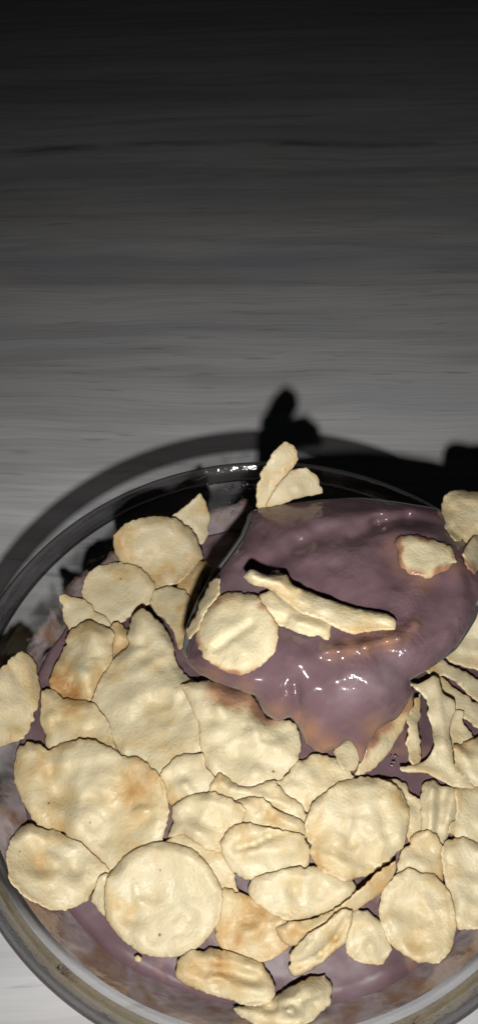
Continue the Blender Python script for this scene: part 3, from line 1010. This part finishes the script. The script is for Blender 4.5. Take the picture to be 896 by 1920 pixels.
def build_scoop():
    global BUF
    ol = spline(SCOOP, 4)
    ol = ol + np.stack([nz_arr(ol, 22, 5.5), nz_arr(ol, 22, 8.5)], 1) * 2.6 * np.clip((ol[:, 1:2] - 1150) / 120.0, 0.25, 1)
    spd = spoon_depth(PX, PY)
    cells = np.stack([PX.ravel(), PY.ravel()], 1)
    dsp = seg_dist(SP_OL, cells).reshape(PX.shape)
    lip = spd - 0.0022 + np.where(SP_IN, 0, 0.000095 * np.clip(dsp - 4, 0, None))
    base = np.minimum(lip, BUF - 0.0002)
    base = blur(base, 4.0)
    base = np.minimum(base, np.minimum(spd, BUF - 0.0002) * SP_IN + (1 - SP_IN) * (BUF - 0.0002))
    base = blur(base, 1.6)
    ins = inside(ol, PX, PY)

    ridges = [(659, 1010, 705, 982, 13, -2.0), (705, 982, 766, 969, 13, -2.4), (766, 969, 817, 977, 12, -1.8), (600, 975, 720, 955, 18, 1.6), (720, 955, 800, 955, 14, 1.0),
              (490, 1062, 560, 1024, 20, -1.6), (560, 1024, 600, 1005, 16, -1.0), (560, 1040, 700, 1030, 20, .8),
              (740, 1005, 850, 1035, 34, 2.0), (790, 1070, 850, 1075, 20, .9), (608, 1222, 684, 1212, 11, 1.5), (684, 1212, 745, 1197, 11, 1.7), (745, 1197, 776, 1172, 12, 1.3),
              (540, 1215, 600, 1290, 26, 1.2), (640, 1240, 720, 1290, 36, 1.3), (370, 1250, 480, 1280, 14, .7), (505, 1320, 522, 1342, 16, .7), (552, 1280, 562, 1340, 9, -1.2),
              (480, 1100, 740, 1150, 26, -1.0), (450, 1065, 520, 1060, 20, -.8), (860, 1080, 870, 1150, 25, .8), (575, 1360, 600, 1400, 16, .8)]

    def height(Q, d):
        h = 6.0 * (1 - np.exp(-d / 42.0))
        low = np.clip((Q[:, 1] - 1230) / 140.0, 0, 1)
        h = h * (1 - 0.55 * low)
        edge = np.sqrt(np.clip(1 - (1 - np.clip(d / 14.0, 0, 1)) ** 2, 0, 1)) * 1.0
        k = np.clip(d / 30.0, 0, 1)
        for x0, y0, x1, y1, w, a in ridges:
            h = h + k * 1.25 * a * np.exp(-(line_dist(Q, x0, y0, x1, y1) / w) ** 2)
        h = h + k * (1.1 * nz_arr(Q, 70, 4.4) + 0.55 * nz_arr(Q, 30, 9.9) + .14 * nz_arr(Q, 13, 2.2))
        return (h + edge) * 1e-3

    Q = np.stack([PX[ins], PY[ins]], 1)
    dQ = seg_dist(ol, Q)
    top = sample(base, Q) - height(Q, dQ)
    nb = BUF.copy(); nb[ins] = np.minimum(BUF[ins], top)
    nb[SP_IN] = np.minimum(nb[SP_IN], spd[SP_IN] + 0.004)
    V2, F2 = triangulate(ol, 6.0)
    d = seg_dist(ol, V2); d[d < .05] = 0
    bD = sample(base, V2)
    T = pt(V2[:, 0], V2[:, 1], bD - height(V2, d))
    inner = np.where(d > 0)[0]
    Bt = pt(V2[:, 0], V2[:, 1], bD + 0.0016 * np.clip(d / 20, 0, 1))
    n = len(V2)
    mapb = np.arange(n); mapb[inner] = n + np.arange(len(inner))
    V = np.concatenate([T, Bt[inner]])
    faces = []
    for t in F2:
        a, b, c = V2[t[0]], V2[t[1]], V2[t[2]]
        cw = (b[0] - a[0]) * (c[1] - a[1]) - (b[1] - a[1]) * (c[0] - a[0])
        tt = t if cw < 0 else t[::-1]
        faces.append(tuple(tt)); faces.append(tuple(int(mapb[q]) for q in tt[::-1]))
    # where the coat is thin over a flake the toasted colour comes through
    thin = np.zeros(n)
    for x, y, r, a in [(515, 1333, 22, .6), (580, 1375, 26, .9), (610, 1400, 26, .9), (672, 1415, 22, .8), (700, 1370, 24, .7), (400, 1268, 24, .4), (620, 1222, 18, .6), (655, 1216, 18, .8), (690, 1210, 18, .9),
                       (725, 1203, 18, .9), (755, 1190, 16, .7), (775, 1172, 14, .5), (520, 962, 26, .3), (560, 955, 26, .25), (735, 1020, 22, .5), (750, 1060, 20, .5), (790, 1088, 24, .5), (855, 1062, 18, .5),
                       (460, 1285, 18, .4), (560, 1350, 18, .6), (880, 1040, 20, .5)]:
        thin = np.maximum(thin, a * np.exp(-((V2[:, 0] - x) ** 2 + (V2[:, 1] - y) ** 2) / r ** 2))
    thin = np.concatenate([thin, thin[inner]])
    o = link_mesh('pudding_scoop', V, faces, M_PUD2, attrs={'thin': thin}, origin=T.mean(0))
    tag(o, 'glossy purple pudding heaped on the spoon and dripping over its edge', 'pudding')
    BUF = nb


build_scoop()

# ------------------------------------------------------------------ flakes on the spoon
G2 = 'flakes of cereal on the spoon'
flake([(478, 952), (481, 920), (487, 890), (510, 848), (530, 826), (550, 836), (560, 862), (548, 885), (525, 920), (505, 957)],
      'taller flake of the upright pair at the top of the spoon', tilt=(1, 2), anchor=(495, 950, 1.2), rough=.5, toast=.12, group=G2, follow=0, drape=0)
flake([(498, 948), (515, 915), (545, 882), (572, 877), (598, 898), (605, 926), (570, 932), (520, 948)],
      'shorter flake of the upright pair at the top of the spoon', tilt=(1, 2), anchor=(540, 938, 2.6), rough=.5, toast=.05, group=G2, follow=0, drape=0)
flake([(826, 970), (828, 935), (840, 922), (858, 917), (890, 921), (925, 935), (935, 975), (895, 1008), (876, 1022), (850, 1010), (835, 988)],
      'ragged flake on the spoon at the upper right edge', tilt=(0, -3), rough=1.0, toast=.05, group=G2, gap=-.6, lift=2)
flake([(866, 1038), (885, 1008), (920, 995), (950, 1030), (940, 1075), (905, 1090), (878, 1066)],
      'flake cut by the right edge under the ragged flake on spoon', rough=.8, toast=.0, group=G2, gap=-.6, lift=1, dip=.6, coat=[(880, 1070, 24, .6)])
flake([(738, 1012), (752, 1006), (785, 1005), (822, 1012), (850, 1030), (857, 1053), (835, 1070), (800, 1086), (772, 1078), (748, 1058), (744, 1036)],
      'ragged flake sunk flat in the pudding at the right of the spoon', rough=.5, toast=.1, group=G2, gap=-.3, follow=1.0, pct=25, dip=.75, rag=2.4,
      coat=[(738, 1040, 16, .7), (780, 1088, 26, .75), (840, 1075, 20, .7), (735, 1010, 12, .6), (856, 1040, 14, .6)])
flake([(470, 1140), (485, 1115), (510, 1108), (535, 1118), (565, 1142), (600, 1155), (622, 1166), (616, 1200), (590, 1196), (550, 1182), (512, 1170), (488, 1165)],
      'crumpled narrow flake lying under the long curled flake on spoon', tilt=(0, 3), rough=1.0, toast=.05, group=G2, gap=-1, lift=1.0, folds=[(500, 1140, 610, 1185, 8, 1.0), (530, 1125, 610, 1165, 7, -1.0)])
flake([(366, 1192), (374, 1156), (398, 1122), (440, 1108), (482, 1116), (500, 1140), (522, 1176), (517, 1220), (490, 1250), (450, 1265), (408, 1255), (378, 1232)],
      'creased round flake on the left side of the spoon pudding', rough=.8, toast=.0, group=G2, gap=-.3, cup=-.8, pct=14, dip=.7,
      folds=[(405, 1215, 470, 1170, 8, -1.2), (400, 1150, 440, 1130, 20, .5)], coat=[(515, 1235, 18, .5)])
flake([(456, 1081), (470, 1066), (501, 1077), (537, 1078), (552, 1097), (593, 1115), (659, 1138), (725, 1151), (744, 1164), (739, 1181), (705, 1182), (664, 1191), (640, 1184), (606, 1164), (560, 1148), (526, 1122), (500, 1102), (474, 1097)],
      'long curled flake standing on edge across the spoon pudding', tilt=(1, 5), rough=.3, toast=.02, toasts=[(690, 1180, 40, .3)], group=G2, gap=-1.2, lift=0, rag=1.0, follow=.6, thick=2.6, drape=.8, pct=8, coat=[(700, 1192, 16, .4)],
      folds=[(470, 1076, 560, 1104, 8, 1.0), (560, 1104, 735, 1165, 9, 1.2)])

flake([(414, 1086), (411, 1112), (388, 1142), (373, 1176), (355, 1197), (350, 1180), (366, 1152), (378, 1124), (390, 1097), (402, 1086)],
      'thin flake standing on edge along the left rim of the spoon', tilt=(4, 0), lift=.5, drape=0, follow=.3, group=G2, rough=.4, rag=2.2, toast=.1)

# ------------------------------------------------------------------ crumbs

CR = 'loose crumbs of cereal'
flake([(250, 1793), (258, 1790), (267, 1797), (264, 1804), (254, 1802)], 'tiny crumb at the lower edge of the big round disc', rough=.2, rag=.8, thick=.8, name='crumb', group=None, cat='crumb', drape=0)

# ------------------------------------------------------------------ tiny glossy droplets clinging to the pudding film
def build_droplets():
    mt, nt, out = new_mat('wet_drop')
    p = N(nt, 'BsdfPrincipled')
    p.inputs['Base Color'].default_value = (0.16, 0.11, 0.12, 1)
    p.inputs['Roughness'].default_value = 0.12
    nt.links.new(p.outputs[0], out.inputs[0])
    rs = random.Random(11)
    V, Fc = [], []

    def drop(px, py, r):
        ix = int((px - GX[0]) / STEP + .5); iy = int((py - GY[0]) / STEP + .5)
        if abs(BUF[iy, ix] - BARE[iy, ix]) > 0.0002:
            return
        c = pt(px, py, BUF[iy, ix] - 0.0003)
        b = len(V)
        n, m_ = 8, 4
        V.append(c + np.array([0, 0, r]))
        for i in range(1, m_ + 1):
            th = math.pi * 0.75 * i / m_
            for k in range(n):
                a = 2 * math.pi * k / n
                V.append(c + np.array([r * math.sin(th) * math.cos(a), r * math.sin(th) * math.sin(a), r * 0.8 * math.cos(th)]))
        for k in range(n):
            Fc.append((b, b + 1 + k, b + 1 + (k + 1) % n))
            for i in range(m_ - 1):
                Fc.append((b + 1 + i * n + k, b + 1 + (i + 1) * n + k, b + 1 + (i + 1) * n + (k + 1) % n, b + 1 + i * n + (k + 1) % n))
    for cx, cy, sx, sy, n in [(425, 915, 45, 8, 22), (430, 955, 26, 26, 26), (65, 1690, 26, 8, 8), (520, 1800, 10, 14, 0),
                              (480, 1260, 4, 4, 0), (590, 1745, 20, 8, 4), (735, 1425, 14, 12, 8)]:
        for _ in range(n):
            drop(cx + rs.uniform(-sx, sx), cy + rs.uniform(-sy, sy), rs.choice((.00012, .00016, .0002, .0003)) * rs.uniform(.9, 1.4))
    o = link_mesh('droplets', V, Fc, mt)
    tag(o, 'tiny glossy droplets on the pudding film round the flakes', 'droplets', kind='stuff')


build_droplets()
